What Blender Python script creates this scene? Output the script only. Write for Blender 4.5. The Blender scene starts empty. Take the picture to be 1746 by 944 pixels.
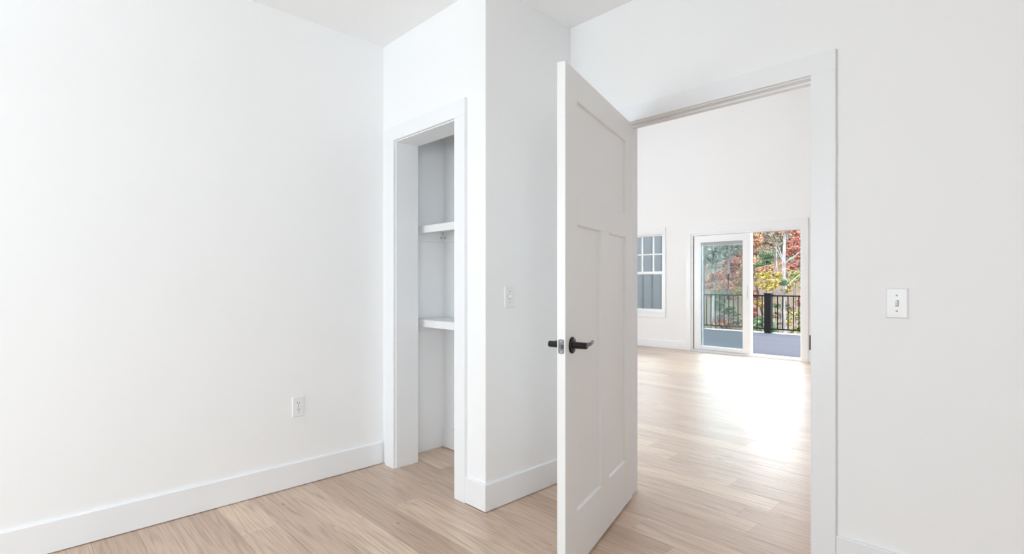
import bpy, bmesh, math, random
from mathutils import Vector, Matrix

scene = bpy.context.scene
COL = scene.collection
random.seed(7)

# ------------------------------------------------------------------ camera
YAW, CAM_H = 0.801, 1.182
FPX, PPX, PPY, IW, IH = 883.7, 873.0, 481.65, 1746.0, 944.0
cam_data = bpy.data.cameras.new('camera')
cam_data.sensor_width = 36.0
cam_data.lens = FPX / IW * 36.0
cam_data.shift_y = (PPY - IH / 2) / IW
cam_data.clip_start = 0.05
cam_data.clip_end = 400
cam = bpy.data.objects.new('camera', cam_data)
cam.location = (0, 0, CAM_H)
cam.rotation_euler = (math.pi / 2, 0, YAW)
COL.objects.link(cam)
scene.camera = cam

# ------------------------------------------------------------------ sky, daylight and added fill lamps
world = bpy.data.worlds.new('overcast_sky')
scene.world = world
world.use_nodes = True
bg = world.node_tree.nodes['Background']
bg.inputs['Color'].default_value = (0.87, 0.94, 1.0, 1)
bg.inputs['Strength'].default_value = 13.0


def area_light(name, loc, rot, sx, sy, power, color, spread=180):
    d = bpy.data.lights.new(name, 'AREA')
    d.shape = 'RECTANGLE'
    d.size, d.size_y = sx, sy
    d.energy = power
    d.color = color
    d.spread = math.radians(spread)
    o = bpy.data.objects.new(name, d)
    o.location, o.rotation_euler = loc, rot
    COL.objects.link(o)
    return o


SKYC = (0.775, 0.89, 1.0)
# daylight by the unseen rear and right windows; the big room's lamp is added
area_light('daylight_rear_window', (-1.8, -3.17, 1.30), (math.radians(72), 0, 0), 2.1, 1.4, 20, SKYC)
area_light('added_fill_big_room', (-7.47, 3.275, 1.45), (math.radians(100), 0, math.radians(-90)), 1.1, 1.8, 255, (0.79, 0.905, 1.0))  # added lamp, tilted upward to brighten the big room
# added unseen fill lamp, turned up to bounce off the ceiling
area_light('added_bounce_fill', (-1.1, -1.2, 1.5), (math.pi, 0, 0), 0.35, 0.35, 13, (0.82, 0.915, 1.0), 150)
area_light('daylight_right_window', (2.55, -2.1, 1.30), (math.radians(68), 0, math.radians(64)), 1.5, 1.4, 25, SKYC, 130)
for nm, loc, rot, sx, sy in (('sky_portal_patio_door', (-3.43, 8.66, 1.02), (math.radians(-90), 0, 0), 1.7, 1.95),
                             ('sky_portal_window', (-5.32, 8.66, 1.36), (math.radians(-90), 0, 0), 0.95, 1.4),
                             ('sky_portal_rear_window', (-1.8, -3.33, 1.30), (math.radians(90), 0, 0), 2.2, 1.6),
                             ('sky_portal_right_window', (2.73, -2.1, 1.30), (math.radians(90), 0, math.radians(90)), 1.8, 1.6),
                             ('sky_portal_added_window', (-7.63, 3.275, 1.45), (math.radians(90), 0, math.radians(-90)), 1.15, 1.9)):
    p = area_light(nm, loc, rot, sx, sy, 0, SKYC)
    p.data.cycles.is_portal = True

scene.view_settings.view_transform = 'Standard'
scene.view_settings.look = 'None'
scene.view_settings.gamma = 1.0
scene.view_settings.use_curve_mapping = False
scene.view_settings.exposure = -0.28
scene.cycles.max_bounces = 12
scene.cycles.diffuse_bounces = 8
scene.cycles.glossy_bounces = 4
scene.cycles.transparent_max_bounces = 16
scene.cycles.use_denoising = True
scene.cycles.caustics_reflective = False
scene.cycles.caustics_refractive = False


# ------------------------------------------------------------------ materials
def new_mat(name):
    m = bpy.data.materials.new(name)
    m.use_nodes = True
    nt = m.node_tree
    return m, nt, nt.nodes['Principled BSDF']


def N(nt, kind, **kw):
    n = nt.nodes.new(kind)
    for k, v in kw.items():
        setattr(n, k, v)
    return n


def paint(name, col, rough, bump=0.0, scale=60.0, spec=0.5, var=0.01):
    m, nt, b = new_mat(name)
    geo = N(nt, 'ShaderNodeNewGeometry')
    no = N(nt, 'ShaderNodeTexNoise')
    no.inputs['Scale'].default_value = 1.3
    nt.links.new(geo.outputs['Position'], no.inputs['Vector'])
    mix = N(nt, 'ShaderNodeMix', data_type='RGBA')
    mix.inputs['A'].default_value = tuple(max(0, c - var) for c in col) + (1,)
    mix.inputs['B'].default_value = tuple(min(1, c + var) for c in col) + (1,)
    nt.links.new(no.outputs['Fac'], mix.inputs['Factor'])
    nt.links.new(mix.outputs['Result'], b.inputs['Base Color'])
    b.inputs['Roughness'].default_value = rough
    b.inputs['Specular IOR Level'].default_value = spec
    if bump > 0:
        n2 = N(nt, 'ShaderNodeTexNoise')
        n2.inputs['Scale'].default_value = scale
        n2.inputs['Detail'].default_value = 3
        nt.links.new(geo.outputs['Position'], n2.inputs['Vector'])
        bp = N(nt, 'ShaderNodeBump')
        bp.inputs['Strength'].default_value = bump
        bp.inputs['Distance'].default_value = 0.001
        nt.links.new(n2.outputs['Fac'], bp.inputs['Height'])
        nt.links.new(bp.outputs['Normal'], b.inputs['Normal'])
    return m


def metal(name, col, rough, metallic=1.0):
    m, nt, b = new_mat(name)
    no = N(nt, 'ShaderNodeTexNoise')
    no.inputs['Scale'].default_value = 220
    mr = N(nt, 'ShaderNodeMapRange')
    mr.inputs['To Min'].default_value = rough * 0.85
    mr.inputs['To Max'].default_value = rough * 1.15
    nt.links.new(no.outputs['Fac'], mr.inputs['Value'])
    nt.links.new(mr.outputs['Result'], b.inputs['Roughness'])
    b.inputs['Base Color'].default_value = tuple(col) + (1,)
    b.inputs['Metallic'].default_value = metallic
    return m


M = {}
M['wall'] = paint('wall_paint', (0.885, 0.888, 0.892), 0.6, 0.12, 90, 0.3)
M['ceiling'] = paint('ceiling_paint', (0.905, 0.908, 0.912), 0.8, 0.1, 90, 0.2)
M['trim'] = paint('trim_paint', (0.855, 0.865, 0.88), 0.35, 0.03, 30, 0.45)
M['door'] = paint('door_paint', (0.82, 0.82, 0.815), 0.38, 0.03, 30, 0.45)
M['shelf'] = paint('shelf_paint', (0.84, 0.84, 0.84), 0.4, 0.04, 30, 0.4)
M['plastic'] = paint('white_plastic', (0.84, 0.84, 0.845), 0.3, 0.0, 10, 0.5)
M['vinyl'] = paint('white_vinyl', (0.86, 0.87, 0.88), 0.3, 0.0, 10, 0.5)
M['slot'] = paint('dark_slot', (0.05, 0.05, 0.05), 0.6)
M['gap_shade'] = paint('gap_shadow_grey', (0.12, 0.12, 0.12), 0.7)  # dark tone standing for shade in the patio door gap
M['screw'] = metal('screw_steel', (0.32, 0.32, 0.32), 0.4)
M['screw_white'] = paint('painted_screw', (0.50, 0.50, 0.51), 0.4)
M['black'] = metal('black_metal', (0.006, 0.0058, 0.0058), 0.16, 0.0)
M['black'].node_tree.nodes['Principled BSDF'].inputs['Specular IOR Level'].default_value = 0.35
M['nickel'] = metal('latch_steel', (0.17, 0.17, 0.175), 0.42, 0.35)
M['rail'] = paint('black_railing', (0.004, 0.004, 0.0045), 0.6, 0, 10, 0.08, 0.001)
M['blind'] = paint('grey_blind', (0.45, 0.45, 0.46), 0.5)
M['siding'] = paint('grey_siding', (0.060, 0.064, 0.067), 0.7, 0.1, 60, 0.1, 0.003)
M['batten'] = paint('grey_batten', (0.042, 0.045, 0.048), 0.7, 0.1, 60, 0.1, 0.003)
M['underlay'] = paint('floor_underlay', (0.14, 0.10, 0.075), 0.8)


def mat_oak():
    m, nt, b = new_mat('pale_oak_plank')
    L = nt.links.new
    geo = N(nt, 'ShaderNodeNewGeometry')
    info = N(nt, 'ShaderNodeObjectInfo')
    off = N(nt, 'ShaderNodeVectorMath', operation='SCALE')
    comb = N(nt, 'ShaderNodeCombineXYZ')
    mul = N(nt, 'ShaderNodeMath', operation='MULTIPLY')
    mul.inputs[1].default_value = 37.0
    L(info.outputs['Random'], mul.inputs[0])
    L(mul.outputs[0], comb.inputs['X'])
    L(mul.outputs[0], comb.inputs['Z'])
    add = N(nt, 'ShaderNodeVectorMath', operation='ADD')
    L(geo.outputs['Position'], add.inputs[0])
    L(comb.outputs['Vector'], add.inputs[1])

    def mapped(sx, sy):
        mp = N(nt, 'ShaderNodeMapping')
        mp.inputs['Scale'].default_value = (sx, sy, 1)
        L(add.outputs['Vector'], mp.inputs['Vector'])
        return mp
    # cathedral figure
    m1 = mapped(0.40, 6.5)
    w = N(nt, 'ShaderNodeTexNoise')
    w.inputs['Scale'].default_value = 1.6
    w.inputs['Detail'].default_value = 1.5
    w.inputs['Distortion'].default_value = 0.25
    L(m1.outputs['Vector'], w.inputs['Vector'])
    sn = N(nt, 'ShaderNodeMath', operation='MULTIPLY')
    sn.inputs[1].default_value = 62.0
    L(w.outputs['Fac'], sn.inputs[0])
    si = N(nt, 'ShaderNodeMath', operation='SINE')
    L(sn.outputs[0], si.inputs[0])
    # fine pores
    m2 = mapped(5.0, 170.0)
    pn = N(nt, 'ShaderNodeTexNoise')
    pn.inputs['Scale'].default_value = 1.0
    pn.inputs['Detail'].default_value = 4
    L(m2.outputs['Vector'], pn.inputs['Vector'])
    # broad mottling
    m3 = mapped(1.2, 7.0)
    bn = N(nt, 'ShaderNodeTexNoise')
    bn.inputs['Scale'].default_value = 1.0
    bn.inputs['Detail'].default_value = 3
    L(m3.outputs['Vector'], bn.inputs['Vector'])
    # knots
    m4 = mapped(2.2, 4.0)
    vo = N(nt, 'ShaderNodeTexVoronoi')
    vo.inputs['Scale'].default_value = 1.15
    L(m4.outputs['Vector'], vo.inputs['Vector'])
    kn = N(nt, 'ShaderNodeMapRange')
    kn.inputs['From Min'].default_value = 0.02
    kn.inputs['From Max'].default_value = 0.055
    kn.inputs['To Min'].default_value = 0.75
    kn.inputs['To Max'].default_value = 0.0
    L(vo.outputs['Distance'], kn.inputs['Value'])
    # base tone per plank
    ramp = N(nt, 'ShaderNodeValToRGB')
    e = ramp.color_ramp.elements
    e[0].position, e[0].color = 0.0, (0.55, 0.385, 0.270, 1)
    e[1].position, e[1].color = 1.0, (0.78, 0.60, 0.435, 1)
    x = ramp.color_ramp.elements.new(0.35)
    x.color = (0.635, 0.465, 0.345, 1)
    x = ramp.color_ramp.elements.new(0.7)
    x.color = (0.69, 0.515, 0.385, 1)
    L(info.outputs['Random'], ramp.inputs['Fac'])

    def darken(src, fac_socket, amount, col):
        mx = N(nt, 'ShaderNodeMix', data_type='RGBA', blend_type='MULTIPLY')
        sc = N(nt, 'ShaderNodeMath', operation='MULTIPLY')
        sc.inputs[1].default_value = amount
        sc.use_clamp = True
        L(fac_socket, sc.inputs[0])
        L(sc.outputs[0], mx.inputs['Factor'])
        L(src, mx.inputs['A'])
        mx.inputs['B'].default_value = col
        return mx.outputs['Result']
    c = ramp.outputs['Color']
    mr = N(nt, 'ShaderNodeMapRange')
    mr.inputs['From Min'].default_value = 0.1
    mr.inputs['From Max'].default_value = 1.0
    L(si.outputs[0], mr.inputs['Value'])
    gate = N(nt, 'ShaderNodeMath', operation='MULTIPLY')
    L(mr.outputs['Result'], gate.inputs[0])
    L(pn.outputs['Fac'], gate.inputs[1])
    c = darken(c, gate.outputs[0], 0.85, (0.62, 0.56, 0.51, 1))
    pr = N(nt, 'ShaderNodeMapRange')
    pr.inputs['From Min'].default_value = 0.45
    pr.inputs['From Max'].default_value = 0.75
    L(pn.outputs['Fac'], pr.inputs['Value'])
    c = darken(c, pr.outputs['Result'], 0.8, (0.62, 0.58, 0.54, 1))
    br = N(nt, 'ShaderNodeMapRange')
    br.inputs['From Min'].default_value = 0.35
    br.inputs['From Max'].default_value = 0.75
    L(bn.outputs['Fac'], br.inputs['Value'])
    c = darken(c, br.outputs['Result'], 0.42, (0.80, 0.77, 0.78, 1))
    c = darken(c, kn.outputs['Result'], 1.0, (0.22, 0.17, 0.14, 1))
    L(c, b.inputs['Base Color'])
    rr = N(nt, 'ShaderNodeMapRange')
    rr.inputs['To Min'].default_value = 0.26
    rr.inputs['To Max'].default_value = 0.42
    L(pn.outputs['Fac'], rr.inputs['Value'])
    L(rr.outputs['Result'], b.inputs['Roughness'])
    b.inputs['Specular IOR Level'].default_value = 0.5
    b.inputs['Coat Weight'].default_value = 0.85
    b.inputs['Coat Roughness'].default_value = 0.42
    bp = N(nt, 'ShaderNodeBump')
    bp.inputs['Strength'].default_value = 0.25
    bp.inputs['Distance'].default_value = 0.001
    L(pn.outputs['Fac'], bp.inputs['Height'])
    L(bp.outputs['Normal'], b.inputs['Normal'])
    return m


M['oak'] = mat_oak()


def mat_deck():
    m, nt, b = new_mat('grey_composite_deck')
    L = nt.links.new
    geo = N(nt, 'ShaderNodeNewGeometry')
    mp = N(nt, 'ShaderNodeMapping')
    mp.inputs['Scale'].default_value = (1.5, 40, 1)
    L(geo.outputs['Position'], mp.inputs['Vector'])
    no = N(nt, 'ShaderNodeTexNoise')
    no.inputs['Scale'].default_value = 1
    no.inputs['Detail'].default_value = 4
    L(mp.outputs['Vector'], no.inputs['Vector'])
    info = N(nt, 'ShaderNodeObjectInfo')
    ad = N(nt, 'ShaderNodeMath', operation='ADD')
    L(no.outputs['Fac'], ad.inputs[0])
    L(info.outputs['Random'], ad.inputs[1])
    ramp = N(nt, 'ShaderNodeValToRGB')
    ramp.color_ramp.elements[0].color = (0.030, 0.031, 0.040, 1)
    ramp.color_ramp.elements[1].color = (0.048, 0.049, 0.060, 1)
    hf = N(nt, 'ShaderNodeMath', operation='MULTIPLY')
    hf.inputs[1].default_value = 0.6
    L(ad.outputs[0], hf.inputs[0])
    L(hf.outputs[0], ramp.inputs['Fac'])
    L(ramp.outputs['Color'], b.inputs['Base Color'])
    b.inputs['Roughness'].default_value = 0.85
    b.inputs['Specular IOR Level'].default_value = 0.08
    return m


M['deck'] = mat_deck()


def mat_glass(name, tint, ior=1.45):
    m = bpy.data.materials.new(name)
    m.use_nodes = True
    nt = m.node_tree
    nt.nodes.clear()
    L = nt.links.new
    out = N(nt, 'ShaderNodeOutputMaterial')
    tr = N(nt, 'ShaderNodeBsdfTransparent')
    tr.inputs['Color'].default_value = tint + (1,)
    gl = N(nt, 'ShaderNodeBsdfGlossy')
    gl.inputs['Roughness'].default_value = 0.03
    gl.inputs['Color'].default_value = (0.9, 0.95, 1, 1)
    fr = N(nt, 'ShaderNodeFresnel')
    fr.inputs['IOR'].default_value = ior
    mx = N(nt, 'ShaderNodeMixShader')
    L(fr.outputs['Fac'], mx.inputs['Fac'])
    L(tr.outputs['BSDF'], mx.inputs[1])
    L(gl.outputs['BSDF'], mx.inputs[2])
    L(mx.outputs['Shader'], out.inputs['Surface'])
    return m


M['glass'] = mat_glass('window_glass', (0.93, 0.95, 0.95))
M['glass_tint'] = mat_glass('tinted_door_glass', (0.90, 0.935, 0.93), 1.22)


def mat_screen():
    m = bpy.data.materials.new('insect_mesh')
    m.use_nodes = True
    nt = m.node_tree
    nt.nodes.clear()
    L = nt.links.new
    out = N(nt, 'ShaderNodeOutputMaterial')
    tr = N(nt, 'ShaderNodeBsdfTransparent')
    df = N(nt, 'ShaderNodeBsdfDiffuse')
    df.inputs['Color'].default_value = (0.30, 0.33, 0.34, 1)
    mx = N(nt, 'ShaderNodeMixShader')
    mx.inputs['Fac'].default_value = 0.10
    L(tr.outputs['BSDF'], mx.inputs[1])
    L(df.outputs['BSDF'], mx.inputs[2])
    L(mx.outputs['Shader'], out.inputs['Surface'])
    return m


M['mesh'] = mat_screen()


def mat_leaf(name, c1, c2):
    m, nt, b = new_mat(name)
    L = nt.links.new
    geo = N(nt, 'ShaderNodeNewGeometry')
    no = N(nt, 'ShaderNodeTexNoise')
    no.inputs['Scale'].default_value = 1.7
    no.inputs['Detail'].default_value = 5
    L(geo.outputs['Position'], no.inputs['Vector'])
    isl = N(nt, 'ShaderNodeMath', operation='ADD')
    L(no.outputs['Fac'], isl.inputs[0])
    L(geo.outputs['Random Per Island'], isl.inputs[1])
    mr = N(nt, 'ShaderNodeMapRange')
    mr.inputs['From Min'].default_value = 0.4
    mr.inputs['From Max'].default_value = 1.6
    L(isl.outputs[0], mr.inputs['Value'])
    mix = N(nt, 'ShaderNodeMix', data_type='RGBA')
    mix.inputs['A'].default_value = c1 + (1,)
    mix.inputs['B'].default_value = c2 + (1,)
    L(mr.outputs['Result'], mix.inputs['Factor'])
    L(mix.outputs['Result'], b.inputs['Base Color'])
    b.inputs['Roughness'].default_value = 0.6
    b.inputs['Specular IOR Level'].default_value = 0.2
    return m


M['leaf_red'] = mat_leaf('red_leaves', (0.17, 0.06, 0.045), (0.4, 0.17, 0.13))
M['leaf_orange'] = mat_leaf('orange_leaves', (0.19, 0.1, 0.055), (0.41, 0.235, 0.13))
M['leaf_yellow'] = mat_leaf('yellow_leaves', (0.165, 0.125, 0.03), (0.33, 0.26, 0.08))
M['leaf_lime'] = mat_leaf('yellow_green_leaves', (0.11, 0.115, 0.035), (0.27, 0.26, 0.09))
M['leaf_green'] = mat_leaf('green_leaves', (0.05, 0.085, 0.045), (0.15, 0.2, 0.11))
M['leaf_olive'] = mat_leaf('dull_olive_leaves', (0.1, 0.085, 0.06), (0.28, 0.23, 0.175))
M['leaf_grey'] = mat_leaf('pale_grey_green_leaves', (0.085, 0.095, 0.08), (0.23, 0.24, 0.2))


def mat_bark(name, c1, c2):
    m, nt, b = new_mat(name)
    L = nt.links.new
    geo = N(nt, 'ShaderNodeNewGeometry')
    mp = N(nt, 'ShaderNodeMapping')
    mp.inputs['Scale'].default_value = (14, 14, 3)
    L(geo.outputs['Position'], mp.inputs['Vector'])
    no = N(nt, 'ShaderNodeTexNoise')
    no.inputs['Scale'].default_value = 1
    no.inputs['Detail'].default_value = 5
    L(mp.outputs['Vector'], no.inputs['Vector'])
    ramp = N(nt, 'ShaderNodeValToRGB')
    ramp.color_ramp.elements[0].position = 0.35
    ramp.color_ramp.elements[0].color = c1 + (1,)
    ramp.color_ramp.elements[1].position = 0.6
    ramp.color_ramp.elements[1].color = c2 + (1,)
    L(no.outputs['Fac'], ramp.inputs['Fac'])
    L(ramp.outputs['Color'], b.inputs['Base Color'])
    b.inputs['Roughness'].default_value = 0.85
    return m


M['bark_pale'] = mat_bark('pale_bark', (0.09, 0.082, 0.08), (0.22, 0.21, 0.208))
M['bark_dark'] = mat_bark('dark_bark', (0.018, 0.014, 0.012), (0.05, 0.04, 0.036))
M['bark_grey'] = mat_bark('grey_bark', (0.06, 0.056, 0.054), (0.13, 0.125, 0.12))
M['litter'] = mat_leaf('leaf_litter', (0.05, 0.036, 0.024), (0.15, 0.095, 0.055))


# ------------------------------------------------------------------ mesh helpers
def bm_box(bm, x0, x1, y0, y1, z0, z1, bevel=0.0):
    r = bmesh.ops.create_cube(bm, size=1.0)
    vs = r['verts']
    for v in vs:
        v.co = Vector((x0 + (v.co.x + .5) * (x1 - x0), y0 + (v.co.y + .5) * (y1 - y0), z0 + (v.co.z + .5) * (z1 - z0)))
    if bevel > 0:
        es = list({e for v in vs for e in v.link_edges})
        bmesh.ops.bevel(bm, geom=es, offset=bevel, segments=2, profile=0.6, affect='EDGES')


def bm_cyl(bm, p0, p1, r0, r1=None, seg=16, caps=True):
    r1 = r0 if r1 is None else r1
    p0, p1 = Vector(p0), Vector(p1)
    d = p1 - p0
    q = d.to_track_quat('Z', 'Y')
    ra, rb = [], []
    for i in range(seg):
        a = 2 * math.pi * i / seg
        u = Vector((math.cos(a), math.sin(a), 0))
        ra.append(bm.verts.new(p0 + q @ (u * r0)))
        rb.append(bm.verts.new(p1 + q @ (u * r1)))
    for i in range(seg):
        j = (i + 1) % seg
        bm.faces.new((ra[i], ra[j], rb[j], rb[i]))
    if caps:
        bm.faces.new(list(reversed(ra)))
        bm.faces.new(rb)


def bm_sweep(bm, pts, radii, seg=8, flat=1.0):
    """tube along a poly-line; flat squashes the section in its second axis"""
    rings = []
    n = len(pts)
    for i, (p, r) in enumerate(zip(pts, radii)):
        a = Vector(pts[max(i - 1, 0)])
        b = Vector(pts[min(i + 1, n - 1)])
        q = (b - a).to_track_quat('Z', 'Y')
        ring = []
        for k in range(seg):
            t = 2 * math.pi * k / seg
            ring.append(bm.verts.new(Vector(p) + q @ Vector((math.cos(t) * r * flat, math.sin(t) * r, 0))))
        rings.append(ring)
    for a, b in zip(rings, rings[1:]):
        for k in range(seg):
            j = (k + 1) % seg
            bm.faces.new((a[k], a[j], b[j], b[k]))
    bm.faces.new(list(reversed(rings[0])))
    bm.faces.new(rings[-1])


def bm_lathe(bm, origin, axis, prof, seg=32):
    """prof: (radius, distance along axis) pairs, closed with fans at both ends"""
    q = Vector(axis).to_track_quat('Z', 'Y')
    o = Vector(origin)
    rings = []
    for r, h in prof:
        rings.append([bm.verts.new(o + q @ Vector((r * math.cos(2 * math.pi * k / seg), r * math.sin(2 * math.pi * k / seg), h))) for k in range(seg)])
    for a, b in zip(rings, rings[1:]):
        for k in range(seg):
            j = (k + 1) % seg
            bm.faces.new((a[k], a[j], b[j], b[k]))
    bm.faces.new(list(reversed(rings[0])))
    bm.faces.new(rings[-1])


def to_mesh(name, bm, mat, smooth=False):
    bmesh.ops.recalc_face_normals(bm, faces=bm.faces)
    me = bpy.data.meshes.new(name)
    bm.to_mesh(me)
    bm.free()
    me.materials.append(M[mat])
    if smooth:
        for p in me.polygons:
            p.use_smooth = True
        try:
            me.set_sharp_from_angle(angle=math.radians(40))
        except Exception:
            pass
    return me


def link(name, me, parent=None, loc=None, rot=None):
    o = bpy.data.objects.new(name, me)
    COL.objects.link(o)
    if parent is not None:
        o.parent = parent
    if loc is not None:
        o.location = loc
    if rot is not None:
        o.rotation_euler = rot
    return o


def boxes(name, lst, mat, parent=None, bevel=0.0):
    bm = bmesh.new()
    for b in lst:
        bm_box(bm, *b, bevel=bevel)
    return link(name, to_mesh(name, bm, mat), parent)


def empty(name, loc=(0, 0, 0), rz=0):
    o = bpy.data.objects.new(name, None)
    o.empty_display_size = 0.1
    o.location = loc
    o.rotation_euler = (0, 0, rz)
    COL.objects.link(o)
    return o


def tag(o, label, cat, group=None, kind=None):
    o['label'] = label
    o['category'] = cat
    if group:
        o['group'] = group
    if kind:
        o['kind'] = kind
    return o


def struct(o, label, cat):
    return tag(o, label, cat, kind='structure')


# ------------------------------------------------------------------ plan of the place (metres)
XL = -3.04            # left wall face
XC, YC = -2.02, 1.768  # outer corner of the closet box
YD, YD2 = 2.455, 2.555  # doorway wall, two faces
YF = 8.50             # far wall face
XR = 1.40             # side wall of the big room
XRN = 2.60            # side wall of the near room
YR = -3.20
XFL = -7.50
ZC = 2.73
ZF = 4.35             # high ceiling of the big room
CT = 0.018            # casing thickness
BH, BT = 0.142, 0.015  # baseboard

# ------------------------------------------------------------------ floor of oak planks
floor = boxes('floor', [(XFL - .15, XRN + .15, YR - .15, YF + .15, -0.12, -0.0152)], 'underlay')
struct(floor, 'pale brown oak plank floor running through both rooms', 'floor')

PW = 0.17
bm = bmesh.new()
hw = PW / 2 - 0.00015
c = 0.0009
prof = [(-hw, -0.015), (hw, -0.015), (hw, -c), (hw - c, 0), (-hw + c, 0), (-hw, -c)]
va = [bm.verts.new((0.0, y, z)) for y, z in prof]
vb = [bm.verts.new((1.0, y, z)) for y, z in prof]
for i in range(6):
    j = (i + 1) % 6
    bm.faces.new((va[i], va[j], vb[j], vb[i]))
bm.faces.new(list(reversed(va)))
bm.faces.new(vb)
plank_mesh = to_mesh('plank', bm, 'oak')

ANCHOR = {17: -1.0, 15: -0.985, 13: -1.395, 9: -2.41, 7: -2.40, 5: -2.62, 8: -1.1, 10: -1.55, 11: -2.55, 6: -1.6}
y_base = 2.815 - 17 * PW      # bottom edge of row 0
r0 = math.floor((YR - y_base) / PW)
r1 = math.ceil((YF - y_base) / PW)
rng = random.Random(21)
for r in range(r0, r1):
    ya, yb = y_base + r * PW, y_base + (r + 1) * PW
    if yb > YF + .14 or ya < YR - .16:
        continue
    yc = (ya + yb) / 2
    lo = XL if yc < 2.47 else XFL
    hi = XRN if yc < 2.47 else XR
    x0 = ANCHOR.get(r, rng.uniform(-3.0, 0.4))
    xs = [x0]
    while xs[-1] < hi - 0.35:
        xs.append(min(xs[-1] + rng.uniform(1.5, 2.3), hi))
    xs[-1] = hi
    while xs[0] > lo + 0.35:
        xs.insert(0, max(xs[0] - rng.uniform(1.5, 2.3), lo))
    xs[0] = lo
    xs = sorted(xs)
    for a, b2 in zip(xs, xs[1:]):
        if b2 - a < 0.05:
            continue
        o = link('plank', plank_mesh, floor, (a + .0003, yc, 0))
        o.scale = (b2 - a - .0006, 1, 1)

# ------------------------------------------------------------------ shell
def wall(name, lst, label):
    return struct(boxes(name, lst, 'wall'), label, 'wall')


wall('wall_left', [(XL - .12, XL, YR, YD2, 0, ZC)], 'long white wall carrying the power outlet')
CL0, CL1, CZ = -2.899, -2.250, 2.096     # closet rough opening
wall('wall_closet_front', [(XL, CL0, YC, YC + .147, 0, ZC), (CL1, XC, YC, YC + .147, 0, ZC), (CL0, CL1, YC, YC + .147, CZ, ZC)],
     'white wall around the doorless closet opening')
wall('wall_closet_side', [(XC - .12, XC, YC + .147, YD, 0, ZC)], 'white closet side wall with a light switch')
wall('wall_closet_back', [(XL, XC - .12, 2.26, YD, 0, ZC)], 'white wall at the back of the closet')
DX0, DX1, DZ = -1.638, -0.683, 2.074      # doorway rough opening
wall('wall_doorway', [(XFL, DX0, YD, YD2, 0, ZC), (DX1, XRN, YD, YD2, 0, ZC), (DX0, DX1, YD, YD2, DZ, ZC), (XFL, XRN, YD + .002, YD2, ZC, ZF)],
     'white wall with the doorway to the big room')
# rear wall with its window opening (behind the photographer)
RW = (-2.9, -0.7, 0.50, 2.10)
wall('wall_rear', [(XL - .12, RW[0], YR - .12, YR, 0, ZC), (RW[1], XRN + .12, YR - .12, YR, 0, ZC),
                   (RW[0], RW[1], YR - .12, YR, 0, RW[2]), (RW[0], RW[1], YR - .12, YR, RW[3], ZC)],
     'white wall with a wide window behind the photographer')
RR = (-3.0, -1.2, 0.50, 2.10)
wall('wall_right', [(XRN, XRN + .12, YR, RR[0], 0, ZC), (XRN, XRN + .12, RR[1], YD2, 0, ZC),
                    (XRN, XRN + .12, RR[0], RR[1], 0, RR[2]), (XRN, XRN + .12, RR[0], RR[1], RR[3], ZC)], 'white wall with a window opposite the outlet wall')
# far room
SLX0, SLX1, SLZ = -4.30, -2.545, 2.02     # sliding door rough opening
WX0, WX1, WZ0, WZ1 = -5.83, -4.82, 0.63, 2.10
wall('wall_far', [(XFL, WX0, YF, YF + .15, 0, ZF), (WX0, WX1, YF, YF + .15, 0, WZ0), (WX0, WX1, YF, YF + .15, WZ1, ZF),
                  (WX1, SLX0, YF, YF + .15, 0, ZF), (SLX0, SLX1, YF, YF + .15, SLZ, ZF), (SLX1, XR, YF, YF + .15, 0, ZF)],
     'white end wall of the big room with patio door and window')
wall('wall_far_right', [(XR, XR + .12, YD2, YF + .15, 0, ZF)], 'plain white side wall of the big room')
SW = (2.70, 3.85, 0.5, 2.4)
wall('wall_far_left', [(XFL - .12, XFL, YD, SW[0], 0, ZF), (XFL - .12, XFL, SW[1], YF + .15, 0, ZF),
                       (XFL - .12, XFL, SW[0], SW[1], 0, SW[2]), (XFL - .12, XFL, SW[0], SW[1], SW[3], ZF)],
     'white side wall of the big room with an added tall window')
struct(boxes('ceiling', [(XL - .12, XRN + .12, YR - .12, YD, ZC, ZC + .12)], 'ceiling'), 'plain flat white ceiling of the near room', 'ceiling')
struct(boxes('ceiling_high', [(XFL - .12, XR + .12, YD, YF + .15, ZF, ZF + .12)], 'ceiling'), 'high white ceiling of the big room', 'ceiling')


def window_unit(name, label, axis, a0, a1, z0, z1, face, depth, cols, rows, split=None, outward=1):
    """window in a wall; axis 'x' = wall along x at y=face, axis 'y' = wall along y at x=face"""
    root = struct(empty(name), label, 'window')

    def bx(n, mat, u0, u1, d0, d1, w0, w1, par=root):
        d0, d1 = sorted((face + outward * d0, face + outward * d1))
        b = (u0, u1, d0, d1, w0, w1) if axis == 'x' else (d0, d1, u0, u1, w0, w1)
        return boxes(n, [b], mat, par)
    f = 0.035
    bx('frame_jamb', 'vinyl', a0, a0 + f, 0, depth, z0, z1)
    bx('frame_jamb', 'vinyl', a1 - f, a1, 0, depth, z0, z1)
    bx('frame_head', 'vinyl', a0 + f, a1 - f, 0, depth, z1 - f, z1)
    bx('frame_sill', 'vinyl', a0 + f, a1 - f, 0, depth, z0, z0 + f)
    return root, bx, f


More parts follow.
